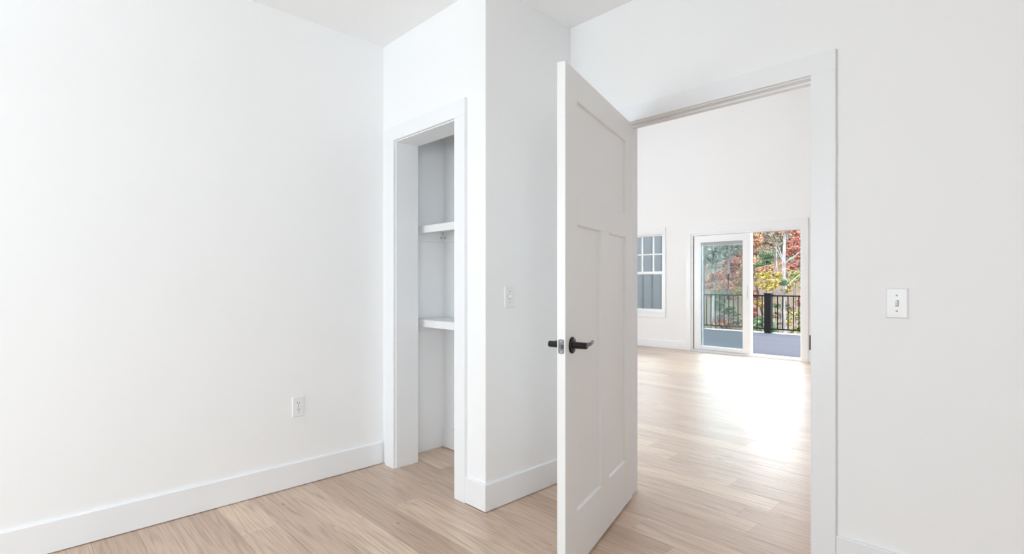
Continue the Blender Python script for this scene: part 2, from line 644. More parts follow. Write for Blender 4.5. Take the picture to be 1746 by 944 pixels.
# big-room double hung window
root, bx, f = window_unit('window_1', 'white double-hung window with a grid in its upper sash', 'x', WX0, WX1, WZ0, WZ1, YF, .15, 0, 0)
ux0, ux1 = WX0 + f, WX1 - f
zm = 1.365
up = boxes('upper_sash', [(ux0, ux0 + .02, YF + .07, YF + .10, zm - .02, WZ1 - f), (ux1 - .02, ux1, YF + .07, YF + .10, zm - .02, WZ1 - f),
                          (ux0 + .02, ux1 - .02, YF + .07, YF + .10, WZ1 - f - .025, WZ1 - f), (ux0 + .02, ux1 - .02, YF + .07, YF + .10, zm - .02, zm + .025)], 'vinyl', root)
boxes('pane', [(ux0 + .02, ux1 - .02, YF + .083, YF + .087, zm + .025, WZ1 - f - .025)], 'glass', up)
for xm in (-5.085, -5.318, -5.55):
    boxes('muntin', [(xm - .011, xm + .011, YF + .075, YF + .095, zm + .025, WZ1 - f - .025)], 'vinyl', up)
boxes('muntin', [(ux0 + .02, ux1 - .02, YF + .0755, YF + .0945, 1.695, 1.717)], 'vinyl', up)
lo = boxes('lower_sash', [(ux0, ux0 + .025, YF + .03, YF + .065, WZ0 + f, zm + .02), (ux1 - .025, ux1, YF + .03, YF + .065, WZ0 + f, zm + .02),
                          (ux0 + .025, ux1 - .025, YF + .03, YF + .065, WZ0 + f, WZ0 + f + .03), (ux0 + .025, ux1 - .025, YF + .03, YF + .065, zm - .025, zm + .02)], 'vinyl', root)
boxes('pane', [(ux0 + .025, ux1 - .025, YF + .046, YF + .050, WZ0 + f + .03, zm - .025)], 'glass', lo)
boxes('casing', [(WX1 - .005, WX1 + .04, YF - CT, YF, .655, WZ1 - .005)], 'trim', root, .003)
boxes('casing', [(WX0 - .08, WX0 + .005, YF - CT, YF, .655, WZ1 - .005)], 'trim', root, .003)
boxes('head_casing', [(WX0 - .08, WX1 + .04, YF - CT, YF, WZ1 - .005, WZ1 + .085)], 'trim', root, .003)
boxes('stool', [(WX0 - .09, WX1 + .05, YF - .035, YF, .635, .655)], 'trim', root, .003)
boxes('apron', [(WX0 - .08, WX1 + .04, YF - CT, YF, .545, .635)], 'trim', root, .003)

# window behind the photographer
root, bx, f = window_unit('window_2', 'wide white two-panel window behind the photographer', 'x', RW[0], RW[1], RW[2], RW[3], YR, .12, 0, 0, outward=-1)
xm = (RW[0] + RW[1]) / 2
bx('mullion', 'vinyl', xm - .03, xm + .03, .02, .10, RW[2] + f, RW[3] - f)
for a, b2 in ((RW[0] + f, xm - .03), (xm + .03, RW[1] - f)):
    bx('pane', 'glass', a, b2, .058, .062, RW[2] + f, RW[3] - f)
# window in the right wall of the near room
root, bx, f = window_unit('window_4', 'white two-panel window in the wall opposite the outlet', 'y', RR[0], RR[1], RR[2], RR[3], XRN, .12, 0, 0)
ym = (RR[0] + RR[1]) / 2
bx('mullion', 'vinyl', ym - .03, ym + .03, .02, .10, RR[2] + f, RR[3] - f)
for a, b2 in ((RR[0] + f, ym - .03), (ym + .03, RR[1] - f)):
    bx('pane', 'glass', a, b2, .058, .062, RR[2] + f, RR[3] - f)
# unseen window added to let light into the big room's side
root, bx, f = window_unit('window_3', 'added unseen tall white window in the side wall of the big room', 'y', SW[0], SW[1], SW[2], SW[3], XFL, .12, 0, 0, outward=-1)
zm3 = (SW[2] + SW[3]) / 2
bx('mullion', 'vinyl', SW[0] + f, SW[1] - f, .02, .10, zm3 - .03, zm3 + .03)
bx('pane', 'glass', SW[0] + f, SW[1] - f, .058, .062, SW[2] + f, zm3 - .03)
bx('pane', 'glass', SW[0] + f, SW[1] - f, .058, .062, zm3 + .03, SW[3] - f)


# ------------------------------------------------------------------ baseboards
def baseboard(name, segs, label):
    """segs: list of (axis, fixed, side, a, b): axis 'x' runs along x on plane y=fixed"""
    bm = bmesh.new()
    for axis, fx, side, a, b in segs:
        p = [(0, .0035), (BT, .0035), (BT, BH - .004), (BT - .004, BH), (0, BH)]
        rings = []
        for t in (a, b):
            if axis == 'x':
                rings.append([bm.verts.new((t, fx + side * d, z)) for d, z in p])
            else:
                rings.append([bm.verts.new((fx + side * d, t, z)) for d, z in p])
        A, B = rings
        for i in range(5):
            j = (i + 1) % 5
            bm.faces.new((A[i], A[j], B[j], B[i]))
        bm.faces.new(A)
        bm.faces.new(list(reversed(B)))
    return struct(link(name, to_mesh(name, bm, 'trim')), label, 'baseboard')


baseboard('baseboard_left', [('y', XL, 1, YR, YC - CT)], 'white baseboard under the wall with the outlet')
baseboard('baseboard_closet_side', [('y', XC, 1, YC - BT, YD - BT), ('x', YC, -1, -2.171, XC)], 'white baseboard on the closet side wall beside the open door')
baseboard('baseboard_closet', [('x', 2.26, -1, XL + .001, XC - .121)], 'white baseboard along the back of the closet')
baseboard('baseboard_doorway', [('x', YD, -1, -0.603, XRN), ], 'white baseboard under the wall with the toggle switch')
baseboard('baseboard_doorway_corner', [('x', YD, -1, XC, -1.72)], 'short white baseboard behind the open door')
baseboard('baseboard_rear', [('x', YR, 1, XL + BT, XRN)], 'white baseboard behind the photographer')
baseboard('baseboard_right', [('y', XRN, -1, YR + BT, YD - BT)], 'white baseboard opposite the outlet wall')
baseboard('baseboard_far', [('x', YF, -1, XFL, SLX0 - .09), ('x', YF, -1, SLX1 + .09, XR)], 'white baseboard along the end wall by the patio door')

# ------------------------------------------------------------------ closet opening trim
t1 = struct(empty('trim_1', (-2.57, YC, 0)), 'white flat casing and jamb of the doorless closet opening', 'trim')


def part(root, name, lst, mat, bevel=0.0, parent=None):
    o = boxes(name, lst, mat, None, bevel)
    p = parent or root
    o.parent = p
    o.matrix_parent_inverse = p.matrix_world.inverted() if p.type != 'EMPTY' else Matrix.Translation(-Vector(p.location))
    return o


CI0, CI1, CIZ = -2.881, -2.268, 2.078     # clear closet opening
part(t1, 'casing', [(-2.995, CI0 - .006, YC - CT, YC, 0, CIZ + .006)], 'trim', .002)
part(t1, 'casing', [(CI1 + .006, -2.171, YC - CT, YC, 0, CIZ + .006)], 'trim', .002)
part(t1, 'head_casing', [(-2.995, -2.171, YC - CT, YC, CIZ + .006, CIZ + .098)], 'trim', .002)
part(t1, 'jamb', [(CL0, CI0, YC - .001, 1.932, 0, CIZ)], 'trim', .0015)
part(t1, 'jamb', [(CI1, CL1, YC - .001, 1.932, 0, CIZ)], 'trim', .0015)
part(t1, 'head_jamb', [(CL0, CL1, YC - .001, 1.932, CIZ, CIZ + .018)], 'trim', .0015)

# ------------------------------------------------------------------ closet shelves
def closet_shelf(z_top, label):
    root = tag(empty('closet_shelf', (-2.58, 2.12, z_top - .048)), label, 'shelf', 'closet shelves')
    x0, x1, y0, y1 = XL + .006, XC - .124, 1.985, 2.258
    part(root, 'shelf_board', [(x0, x1, y0 + .018, y1, z_top - .018, z_top)], 'shelf', .001)
    part(root, 'nosing', [(x0, x1, y0, y0 + .018, z_top - .048, z_top)], 'shelf', .0015)
    zc = z_top - .018
    cl = part(root, 'side_cleat', [(XL + .0005, XL + .0185, y0 + .02, y1 - .018, zc - .075, zc)], 'shelf', .001)
    cb = part(root, 'back_cleat', [(XL + .0005, x1, y1 - .0175, y1, zc - .075, zc)], 'shelf', .001)
    cr = part(root, 'side_cleat', [(x1 - .018, x1, y0 + .02, y1 - .018, zc - .075, zc)], 'shelf', .001)
    for par, p0, ax in ((cl, (XL + .0185, 2.012, zc - .042), (1, 0, 0)), (cl, (XL + .0185, 2.222, zc - .042), (1, 0, 0)), (cb, (-3.00, y1 - .0175, zc - .042), (0, -1, 0)), (cb, (-2.55, y1 - .0175, zc - .042), (0, -1, 0))):
        bm = bmesh.new()
        bm_lathe(bm, p0, ax, [(.0065, -.001), (.0065, .0012), (.0045, .0024), (.0008, .0025)], 14)
        s = link('screw', to_mesh('screw', bm, 'screw', True))
        s.parent = par
    return root


closet_shelf(1.562, 'white shelf mounted high in the closet on screwed cleats')
closet_shelf(0.934, 'white shelf at waist height in the closet')

# ------------------------------------------------------------------ doorway trim
t2 = struct(empty('trim_2', (-1.16, YD, 0)), 'white casing, jamb and stops of the open doorway', 'trim')
JX0, JX1, JZ = -1.620, -0.701, 2.056
RV = .005
part(t2, 'casing', [(JX0 - RV - .09, JX0 - RV, YD - CT, YD, 0, JZ + RV)], 'trim', .002)
part(t2, 'casing', [(JX1 + RV, JX1 + RV + .092, YD - CT, YD, 0, JZ + RV)], 'trim', .002)
part(t2, 'head_casing', [(JX0 - RV - .09, JX1 + RV + .092, YD - CT, YD, JZ + RV, JZ + RV + .085)], 'trim', .002)
part(t2, 'casing', [(JX0 - RV - .09, JX0 - RV, YD2, YD2 + CT, 0, JZ + RV)], 'trim', .002)
part(t2, 'casing', [(JX1 + RV, JX1 + RV + .09, YD2, YD2 + CT, 0, JZ + RV)], 'trim', .002)
part(t2, 'head_casing', [(JX0 - RV - .09, JX1 + RV + .09, YD2, YD2 + CT, JZ + RV, JZ + RV + .09)], 'trim', .002)
part(t2, 'jamb', [(DX0, JX0, YD - .001, YD2 + .001, 0, JZ)], 'trim', .001)
part(t2, 'jamb', [(JX1, DX1, YD - .001, YD2 + .001, 0, JZ)], 'trim', .001)
part(t2, 'head_jamb', [(DX0, DX1, YD - .001, YD2 + .001, JZ, JZ + .018)], 'trim', .001)
part(t2, 'door_stop', [(JX0, JX0 + .011, YD + .037, YD + .070, 0, JZ - .011)], 'trim', .002)
part(t2, 'door_stop', [(JX1 - .011, JX1, YD + .037, YD + .070, 0, JZ - .011)], 'trim', .002)
part(t2, 'door_stop', [(JX0, JX1, YD + .037, YD + .070, JZ - .011, JZ)], 'trim', .002)
o = part(t2, 'strike_plate', [(JX1 - .0025, JX1 - .0005, YD - .010, YD + .030, .895, .958)], 'black', .0008)
o['label'] = 'black strike plate on the jamb'

# ------------------------------------------------------------------ the open panel door
OPEN = math.radians(73)
door = struct(empty('door_1', (-1.6095, 2.4325, 0), -OPEN), 'white three-panel door standing open with black lever handles', 'door')
LW, LT, LZ0, LZ1 = .930, .035, .012, 2.046


def dbox(name, b, mat='door', bevel=.0012, parent=None):
    return boxes(name, [b], mat, parent or door, bevel)


XS = .003
dbox('stile', (XS, .125, 0, LT, LZ0, LZ1))
dbox('stile', (.805, LW, 0, LT, LZ0, LZ1))
dbox('rail', (.125, .805, 0, LT, LZ0, .243))
dbox('rail', (.125, .805, 0, LT, 1.420, 1.542))
dbox('rail', (.125, .805, 0, LT, 1.926, LZ1))
dbox('stile', (.392, .508, 0, LT, .243, 1.420))


def door_panel(x0, x1, z0, z1):
    bm = bmesh.new()
    rec, slope = .010, .006
    o_ = [(x0, z0), (x1, z0), (x1, z1), (x0, z1)]
    i_ = [(x0 + slope, z0 + slope), (x1 - slope, z0 + slope), (x1 - slope, z1 - slope), (x0 + slope, z1 - slope)]
    for y_o, y_i in ((LT - .001, LT - rec), (.001, rec)):
        vo = [bm.verts.new((x, y_o, z)) for x, z in o_]
        vi = [bm.verts.new((x, y_i, z)) for x, z in i_]
        for k in range(4):
            j = (k + 1) % 4
            bm.faces.new((vo[k], vo[j], vi[j], vi[k]))
        bm.faces.new(vi)
        if y_o > .02:
            first = vo
        else:
            for k in range(4):
                j = (k + 1) % 4
                bm.faces.new((first[k], first[j], vo[j], vo[k]))
    return link('panel', to_mesh('panel', bm, 'door'), door)


door_panel(.125, .805, 1.542, 1.926)
door_panel(.125, .392, .243, 1.420)
door_panel(.508, .805, .243, 1.420)

HZ, HX = .932, .864
for side in (1, -1):
    y0 = LT if side > 0 else 0.0
    bm = bmesh.new()
    bm_lathe(bm, (HX, y0, HZ), (0, side, 0), [(.0335, 0), (.0335, .004), (.031, .0075), (.024, .0095), (.0165, .0105), (.0135, .016), (.0130, .062), (.0115, .0650), (.003, .0655)], 36)
    h = link('lever_handle', to_mesh('lever_handle', bm, 'black', True), door)
    h['label'] = 'black lever handle on a round rose'
    bm = bmesh.new()
    ys = y0 + side * .0555
    pts = [(HX + .006, ys, HZ), (HX - .02, ys, HZ), (HX - .05, ys + side * .001, HZ + .001), (HX - .085, ys - side * .001, HZ + .003), (HX - .108, ys - side * .006, HZ + .005), (HX - .118, ys - side * .013, HZ + .006)]
    bm_sweep(bm, pts, [.0085, .0095, .0085, .0075, .0065, .005], 14, 0.75)
    link('lever', to_mesh('lever', bm, 'black', True), h)
# latch face plate on the lock edge
bm = bmesh.new()
pl = []
w2, h2, rr = .0125, .0285, .007
for cx_, cz_, a0 in ((w2 - rr, h2 - rr, 0), (-w2 + rr, h2 - rr, 90), (-w2 + rr, -h2 + rr, 180), (w2 - rr, -h2 + rr, 270)):
    for k in range(5):
        a = math.radians(a0 + k * 22.5)
        pl.append((cx_ + rr * math.cos(a), cz_ + rr * math.sin(a)))
A = [bm.verts.new((LW - .0005, LT / 2 + y, HZ + z)) for y, z in pl]
B = [bm.verts.new((LW + .0012, LT / 2 + y, HZ + z)) for y, z in pl]
for k in range(len(pl)):
    j = (k + 1) % len(pl)
    bm.faces.new((A[k], A[j], B[j], B[k]))
bm.faces.new(B)
bm.faces.new(list(reversed(A)))
lp = link('latch_plate', to_mesh('latch_plate', bm, 'nickel'), door)
lp['label'] = 'grey steel latch plate on the door edge'
bm = bmesh.new()
vb_ = [(LW + .001, LT / 2 - .0075, -.008), (LW + .001, LT / 2 + .0075, -.008), (LW + .0115, LT / 2 + .0055, -.008), (LW + .0025, LT / 2 - .0075, -.008)]
A = [bm.verts.new((x, y, HZ + z)) for x, y, z in vb_]
B = [bm.verts.new((x, y, HZ - z)) for x, y, z in vb_]
for k in range(4):
    j = (k + 1) % 4
    bm.faces.new((A[k], A[j], B[j], B[k]))
bm.faces.new(A)
bm.faces.new(list(reversed(B)))
link('latch_bolt', to_mesh('latch_bolt', bm, 'nickel'), lp)
for dz in (-.0205, .0205):
    bm = bmesh.new()
    bm_lathe(bm, (LW + .0008, LT / 2, HZ + dz), (1, 0, 0), [(.0035, 0), (.0035, .0007), (.001, .0012)], 12)
    link('screw', to_mesh('screw', bm, 'screw_white', True), lp)
# butt hinges
for z in (.25, 1.03, 1.83):
    bm = bmesh.new()
    bm_cyl(bm, (0, -.006, z - .05), (0, -.006, z + .05), .006, seg=14)
    hg = link('hinge', to_mesh('hinge', bm, 'black', True), door)
    boxes('hinge_leaf', [(XS - .0015, XS - .0001, 0, .030, z - .05, z + .05)], 'black', hg)


# ------------------------------------------------------------------ switches and outlet
def plate_mesh(w, h, t, mat='plastic'):
    bm = bmesh.new()
    bw = .005
    prof_o = [(-w / 2, -h / 2), (w / 2, -h / 2), (w / 2, h / 2), (-w / 2, h / 2)]
    prof_i = [(-w / 2 + bw, -h / 2 + bw), (w / 2 - bw, -h / 2 + bw), (w / 2 - bw, h / 2 - bw), (-w / 2 + bw, h / 2 - bw)]
    r0 = [bm.verts.new((x, -.0002, z)) for x, z in prof_o]
    r1 = [bm.verts.new((x, -t * .45, z)) for x, z in prof_o]
    r2 = [bm.verts.new((x, -t, z)) for x, z in prof_i]
    for a, b in ((r0, r1), (r1, r2)):
        for k in range(4):
            j = (k + 1) % 4
            bm.faces.new((a[k], a[j], b[j], b[k]))
    bm.faces.new(r2)
    bm.faces.new(list(reversed(r0)))
    return to_mesh('cover_plate', bm, mat)


def screw_on(parent, x, z, t):
    bm = bmesh.new()
    bm_lathe(bm, (x, -t + .0003, z), (0, -1, 0), [(.0034, 0), (.0034, .0006), (.001, .0012)], 12)
    s = link('screw', to_mesh('screw', bm, 'screw_white', True), parent)
    boxes('screw_slot', [(x - .0026, x + .0026, -t - .0012, -t - .0004, z - .0004, z + .0004)], 'slot', s)


def light_switch(loc, rz, label):
    root = tag(empty('light_switch', loc, rz), label, 'light switch')
    t = .006
    p_ = link('cover_plate', plate_mesh(.072, .117, t), root)
    screw_on(p_, 0, .030, t)
    screw_on(p_, 0, -.030, t)
    boxes('toggle_slot', [(-.0052, .0052, -t - .0004, -t + .001, -.0122, .0122)], 'slot', p_)
    bm = bmesh.new()
    a = [(-.0046, -t + .001, -.0115), (.0046, -t + .001, -.0115), (.0046, -t + .001, .0115), (-.0046, -t + .001, .0115)]
    b = [(-.0036, -t - .013, .0045), (.0036, -t - .013, .0045), (.0036, -t - .0105, .0105), (-.0036, -t - .0105, .0105)]
    A = [bm.verts.new(v) for v in a]
    B = [bm.verts.new(v) for v in b]
    for k in range(4):
        j = (k + 1) % 4
        bm.faces.new((A[k], A[j], B[j], B[k]))
    bm.faces.new(A)
    bm.faces.new(list(reversed(B)))
    link('toggle', to_mesh('toggle', bm, 'plastic'), root)
    return root


light_switch((-0.401, YD, 1.103), 0, 'white toggle light switch on the wall beside the doorway casing')
light_switch((XC, 1.937, 1.105), math.pi / 2, 'white toggle light switch on the closet side wall')

root = tag(empty('wall_outlet', (XL, 1.208, .460), math.pi / 2), 'white duplex power outlet low on the wall', 'outlet')
t = .006
p_ = link('cover_plate', plate_mesh(.070, .118, t), root)
screw_on(p_, 0, 0, t)
for dz in (.0195, -.0195):
    bm = bmesh.new()
    pts = []
    for k in range(24):
        a = 2 * math.pi * k / 24
        x, z = .0172 * math.cos(a), .0172 * math.sin(a)
        z = max(-.0135, min(.0135, z))
        pts.append((x, z))
    A = [bm.verts.new((x, -t + .0005, dz + z)) for x, z in pts]
    B = [bm.verts.new((x * .97, -t - .0022, dz + z * .97)) for x, z in pts]
    for k in range(24):
        j = (k + 1) % 24
        bm.faces.new((A[k], A[j], B[j], B[k]))
    bm.faces.new(A)
    bm.faces.new(list(reversed(B)))
    rc = link('receptacle', to_mesh('receptacle', bm, 'plastic'), root)
    y = -t - .0022
    for x, hh in ((-.0063, .0040), (.0063, .0034)):
        boxes('slot', [(x - .0014, x + .0014, y - .0003, y + .001, dz + .004 - hh, dz + .004 + hh)], 'slot', rc)
    bm = bmesh.new()
    bm_cyl(bm, (0, y + .001, dz - .0078), (0, y - .0003, dz - .0078), .0027, seg=12)
    link('ground_hole', to_mesh('ground_hole', bm, 'slot'), rc)

# ------------------------------------------------------------------ sliding patio door
sd = struct(empty('door_2', (-3.42, YF, 0)), 'white sliding glass patio door slid open to the deck', 'door')


def sbox(name, lst, mat='vinyl', bevel=0.0, parent=None):
    o = boxes(name, lst, mat, None, bevel)
    o.parent = parent or sd
    if parent is None:
        o.matrix_parent_inverse = Matrix.Translation(-Vector(sd.location))
    return o


FY0, FY1 = YF - .002, YF + .148
sbox('frame_jamb', [(SLX0, -4.268, FY0, FY1, 0, SLZ)], bevel=.002)
sbox('frame_jamb', [(-2.566, SLX1, FY0, FY1, 0, SLZ)], bevel=.002)
sbox('frame_head', [(-4.268, -2.566, FY0, FY1, 1.988, SLZ)], bevel=.002)
sbox('frame_sill', [(-4.268, -2.566, FY0 + .004, FY1, 0, .026)], bevel=.002)
sbox('sill_track', [(-4.268, -2.566, YF + .055, YF + .062, .026, .042)])
sbox('sill_track', [(-4.268, -2.566, YF + .108, YF + .115, .026, .042)])
sbox('gap_shadow_strip', [(-4.2675, -4.256, YF + .02, YF + .045, .05, 1.955)], 'gap_shade')  # dark strip painting the shadow line between jamb and panel
for nm, y0, y1, gl in (('sliding_panel', YF + .018, YF + .058, 'glass_tint'), ('fixed_panel', YF + .074, YF + .114, 'glass_tint')):
    px0, px1, pz0, pz1 = -4.252, -3.302, .043, 1.985
    gx0, gx1, gz0, gz1 = -4.136, -3.426, .098, 1.868
    pn_ = sbox(nm, [(px0, gx0, y0, y1, pz0, pz1), (gx1, px1, y0, y1, pz0, pz1), (gx0, gx1, y0, y1, pz0, gz0), (gx0, gx1, y0, y1, gz1, pz1)])
    sbox('pane', [(gx0, gx1, y0 + .018, y0 + .022, gz0, gz1)], gl, parent=pn_)
    if nm == 'sliding_panel':
        sbox('panel_handle', [(gx1 + .045, gx1 + .075, y0 - .022, y0 - .0001, .92, 1.14)], 'vinyl', .006, parent=pn_)
        bl = sbox('raised_blind', [(gx0 + .004, gx1 - .004, y0 + .0055, y0 + .0165, 1.806, 1.812)], 'vinyl', parent=pn_)
        bl['label'] = 'raised grey blind at the top of the glass'
        for k in range(7):
            z = 1.8135 + k * .0072
            sbox('slat', [(gx0 + .005, gx1 - .005, y0 + .006, y0 + .016, z, z + .0045)], 'blind', parent=pn_)
    else:
        sc_ = sbox('insect_screen', [(gx0, gx1, y1 + .006, y1 + .0065, gz0, gz1)], 'mesh', parent=pn_)
sbox('casing', [(SLX0 - .088, SLX0 + .002, YF - CT, YF, 0, SLZ + .002)], 'trim', .002)
sbox('casing', [(SLX1 - .002, SLX1 + .088, YF - CT, YF, 0, SLZ + .002)], 'trim', .002)
sbox('head_casing', [(SLX0 - .088, SLX1 + .088, YF - CT, YF, SLZ + .002, SLZ + .125)], 'trim', .002)

# ------------------------------------------------------------------ outdoors: deck, railing, wing of the house
DKZ = -.053
deck = struct(empty('floor_deck', (-4.5, 11, DKZ)), 'grey boarded deck outside the patio door', 'deck')
bm = bmesh.new()
bm_box(bm, -6.5, 6.5, -.0685, .0685, -.025, 0, .003)
bme = to_mesh('deck_board', bm, 'deck')
y = YF + .225
while y < 13.40:
    link('deck_board', bme, deck, (0, y - 11, 0))
    y += .142
boxes('joist_frame', [(-6.5, 6.5, -2.34, 2.45, -.30, -.03)], 'underlay', deck)
o = boxes('rim_board', [(-6.5, 6.5, 2.452, 2.485, -.30, .012)], 'trim', deck)

RY = 13.40
rail = tag(empty('deck_railing', (-4.5, RY, DKZ)), 'black metal railing with square balusters along the deck edge', 'railing')
RX0, RX1, PX = -6.398, 1.0, -4.762


def rbox(name, b, bevel=0.0):
    o = boxes(name, [b], 'rail', None, bevel)
    o.parent = rail
    o.matrix_parent_inverse = Matrix.Translation(-Vector(rail.location))
    return o


for a, b2 in ((RX0, PX - .075), (PX + .075, RX1)):
    rbox('top_rail', (a, b2, RY - .022, RY + .022, .845, .878), .004)
    rbox('bottom_rail', (a, b2, RY - .016, RY + .016, .035, .065), .003)
bm = bmesh.new()
bm_box(bm, -.0095, .0095, -.0095, .0095, 0, .78)
bal = to_mesh('baluster', bm, 'rail')
x = RX0 + .06
while x < RX1 - .03:
    if abs(x - PX) > .095:
        link('baluster', bal, rail, (x + 4.5, 0, .118))
    x += .119
rbox('post', (PX - .075, PX + .075, RY - .08, RY + .07, DKZ, .90), .004)
rbox('post_cap', (PX - .085, PX + .085, RY - .09, RY + .08, .90, .925), .006)
rbox('post', (RX1, RX1 + .15, RY - .08, RY + .07, DKZ, .90), .004)

wing = struct(empty('wall_wing', (-8.7, 13.3, DKZ)), 'grey board-and-batten privacy wall at the deck corner', 'wall')


def wbox(name, lst, mat, bevel=0.0):
    o = boxes(name, lst, mat, None, bevel)
    o.parent = wing
    o.matrix_parent_inverse = Matrix.Translation(-Vector(wing.location))
    return o


WXR, WXL, WY0, WY1, WH = -6.425, -11.0, 13.30, 13.52, 3.1
wbox('wall_core', [(WXL, WXR - .02, WY0 + .02, WY1, -2.7, WH)], 'siding')
wbox('skirt_board', [(WXL, WXR + .03, WY0 - .02, WY0 + .018, DKZ, .165)], 'trim')
k = 0
x = WXR - .30
while x > WXL:
    wbox('siding_board', [(x, x + .298, WY0, WY0 + .0195, .165, WH)], 'siding')
    wbox('batten', [(x - .018, x + .016, WY0 - .015, WY0 - .0002, .166, WH)], 'batten')
    x -= .30
wbox('corner_board', [(WXR - .05, WXR + .012, WY0 - .016, WY0 + .06, .166, WH)], 'siding')
wbox('wall_cap', [(WXL, WXR + .03, WY0 - .04, WY1 + .03, WH, WH + .05)], 'batten')


# ------------------------------------------------------------------ wooded hillside
def ground_z(x, y):
    if y < 14:
        return -2.6
    if y < 22:
        return -2.6 - (y - 14) * .10
    return -3.4 + min(y - 22, 45) * .20 + .25 * math.sin(x * .5) + .2 * math.sin(y * .37 + x * .21)


bm = bmesh.new()
nx, ny = 34, 40
grid = [[None] * (ny + 1) for _ in range(nx + 1)]
for i in range(nx + 1):
    for j in range(ny + 1):
        gx = -75 + 110 * i / nx
        gy = 8.2 + 90 * j / ny
        grid[i][j] = bm.verts.new((gx, gy, ground_z(gx, gy)))
for i in range(nx):
    for j in range(ny):
        bm.faces.new((grid[i][j], grid[i + 1][j], grid[i + 1][j + 1], grid[i][j + 1]))
struct(link('ground', to_mesh('ground', bm, 'litter', True)), 'leaf-strewn wooded hillside rising beyond the deck', 'hillside')

SY, CY = math.sin(YAW), math.cos(YAW)


def along(px, dist):
    """ground position seen in picture column px at the given depth"""
    k = (px - PPX) / FPX
    return (dist * (-SY + CY * k), dist * (CY + SY * k))


def height_at(py, dist):
    return CAM_H + dist * (PPY - py) / FPX


def leaf_mesh(name, blobs, mat, rg, size):
    verts, faces = [], []
    sub = []
    for (bx_, by_, bz_, rx, rz, n) in blobs:
        k_ = 7
        for _ in range(k_):
            q_ = rg.uniform(.28, .62)
            g_ = [max(-.8, min(.8, rg.gauss(0, .5))) for _ in range(3)]
            sub.append((bx_ + g_[0] * rx, by_ + g_[1] * rx, bz_ + g_[2] * rz, rx * q_ * 1.25, rz * q_ * .7, n // k_))
    for (bx_, by_, bz_, rx, rz, n) in sub:
        for _ in range(n):
            while True:
                a, b, c_ = rg.uniform(-1, 1), rg.uniform(-1, 1), rg.uniform(-1, 1)
                d = a * a + b * b + c_ * c_
                if .08 < d < 1:
                    break
            px_, py_, pz_ = bx_ + a * rx, by_ + b * rx, bz_ + c_ * rz
            u = Vector((rg.gauss(0, 1), rg.gauss(0, 1), rg.gauss(0, .6)))
            u.normalize()
            w = u.cross(Vector((rg.gauss(0, 1), rg.gauss(0, 1), rg.gauss(0, 1))))
            w.normalize()
            s = size * rg.uniform(.6, 1.3)
            u *= s
            w *= s * .62
            cpt = Vector((px_, py_, pz_))
            i0 = len(verts)
            verts += [tuple(cpt - u), tuple(cpt + w), tuple(cpt + u), tuple(cpt - w)]
            faces.append((i0, i0 + 1, i0 + 2, i0 + 3))
    me = bpy.data.meshes.new(name)
    me.from_pydata(verts, [], faces)
    me.materials.append(M[mat])
    return me


def tree(name, label, cat, group, px, dist, h, r, bark, leaf, blobs, lean=0.0, size=.075, branches=5, seed=0):
    """blobs given relative to the base: (dx across the view, dz height, radius, half height, leaf count)"""
    rg = random.Random(seed)
    x, y = along(px, dist)
    z = ground_z(x, y) - .1
    root = tag(empty(name, (x, y, z)), label, cat, group)
    right = Vector((CY, SY, 0))
    bm = bmesh.new()
    pts, rad = [], []
    n = 9
    for i in range(n):
        f_ = i / (n - 1)
        w = right * (lean * h * f_ + rg.uniform(-.03, .03) * h * .25 * f_) + Vector((0, 0, h * f_))
        pts.append(w)
        rad.append(r * (1 - .75 * f_))
    bm_sweep(bm, pts, rad, 8)
    for b in range(branches):
        f_ = rg.uniform(.35, .95)
        i = int(f_ * (n - 1))
        base = pts[i]
        ang = rg.uniform(0, 2 * math.pi)
        L_ = h * rg.uniform(.12, .26)
        d = right * math.cos(ang) + Vector((-SY, CY, 0)) * math.sin(ang) * .6 + Vector((0, 0, rg.uniform(.5, 1.1)))
        d.normalize()
        bm_sweep(bm, [base, base + d * L_ * .5 + Vector((0, 0, .05 * L_)), base + d * L_], [rad[i] * .38, rad[i] * .24, rad[i] * .08], 6)
    link('trunk', to_mesh('trunk', bm, bark, True), root)
    bl = []
    for dx, dz, rr_, rz_, cnt in blobs:
        q = right * dx + Vector((-SY, CY, 0)) * rg.uniform(-.4, .4)
        bl.append((q.x, q.y, dz, rr_, rz_, cnt))
    if bl:
        link('foliage', leaf_mesh('foliage', bl, leaf, rg, size), root)
    return root


def blob_px(px0, dist, items, dens=1500):
    """crown clumps from picture columns and rows at a depth, relative to the tree's base"""
    x, y = along(px0, dist)
    z = ground_z(x, y) - .1
    out = []
    for (px, py, rpx) in items:
        R = rpx * dist / FPX
        out.append(((px - px0) * dist / FPX, height_at(py, dist) - z, R, R * .8, int(dens * max(.35, R) ** 1.6)))
    return out


sd_ = 100
# trees that stand out
tree('birch_tree', 'tall pale trunk with forked limbs rising behind the railing beside the black post', 'tree', None, 1336, 21, 8.2, .115, 'bark_pale', 'leaf_red',
     blob_px(1336, 21, [(1352, 372, 26), (1325, 360, 26), (1338, 350, 24)]), .004, branches=7, seed=1)
tree('dark_tree', 'dark slanting trunk seen through the open half of the patio door', 'tree', None, 1311, 26, 8.4, .075, 'bark_dark', 'leaf_orange',
     blob_px(1311, 26, [(1286, 400, 14), (1275, 372, 22)]), -.20, branches=4, seed=2)
tree('pale_tree', 'pale leaning trunk behind the railing near the grey wing', 'tree', None, 1213, 22, 8, .075, 'bark_pale', 'leaf_grey',
     blob_px(1213, 22, [(1215, 380, 40), (1225, 430, 14)]), .02, branches=5, seed=3)
tree('slim_tree', 'slim grey trunk behind the tinted half of the patio door', 'tree', None, 1242, 25, 8.4, .085, 'bark_grey', 'leaf_grey',
     blob_px(1242, 25, [(1245, 395, 36), (1238, 430, 16)]), .006, branches=7, seed=4)
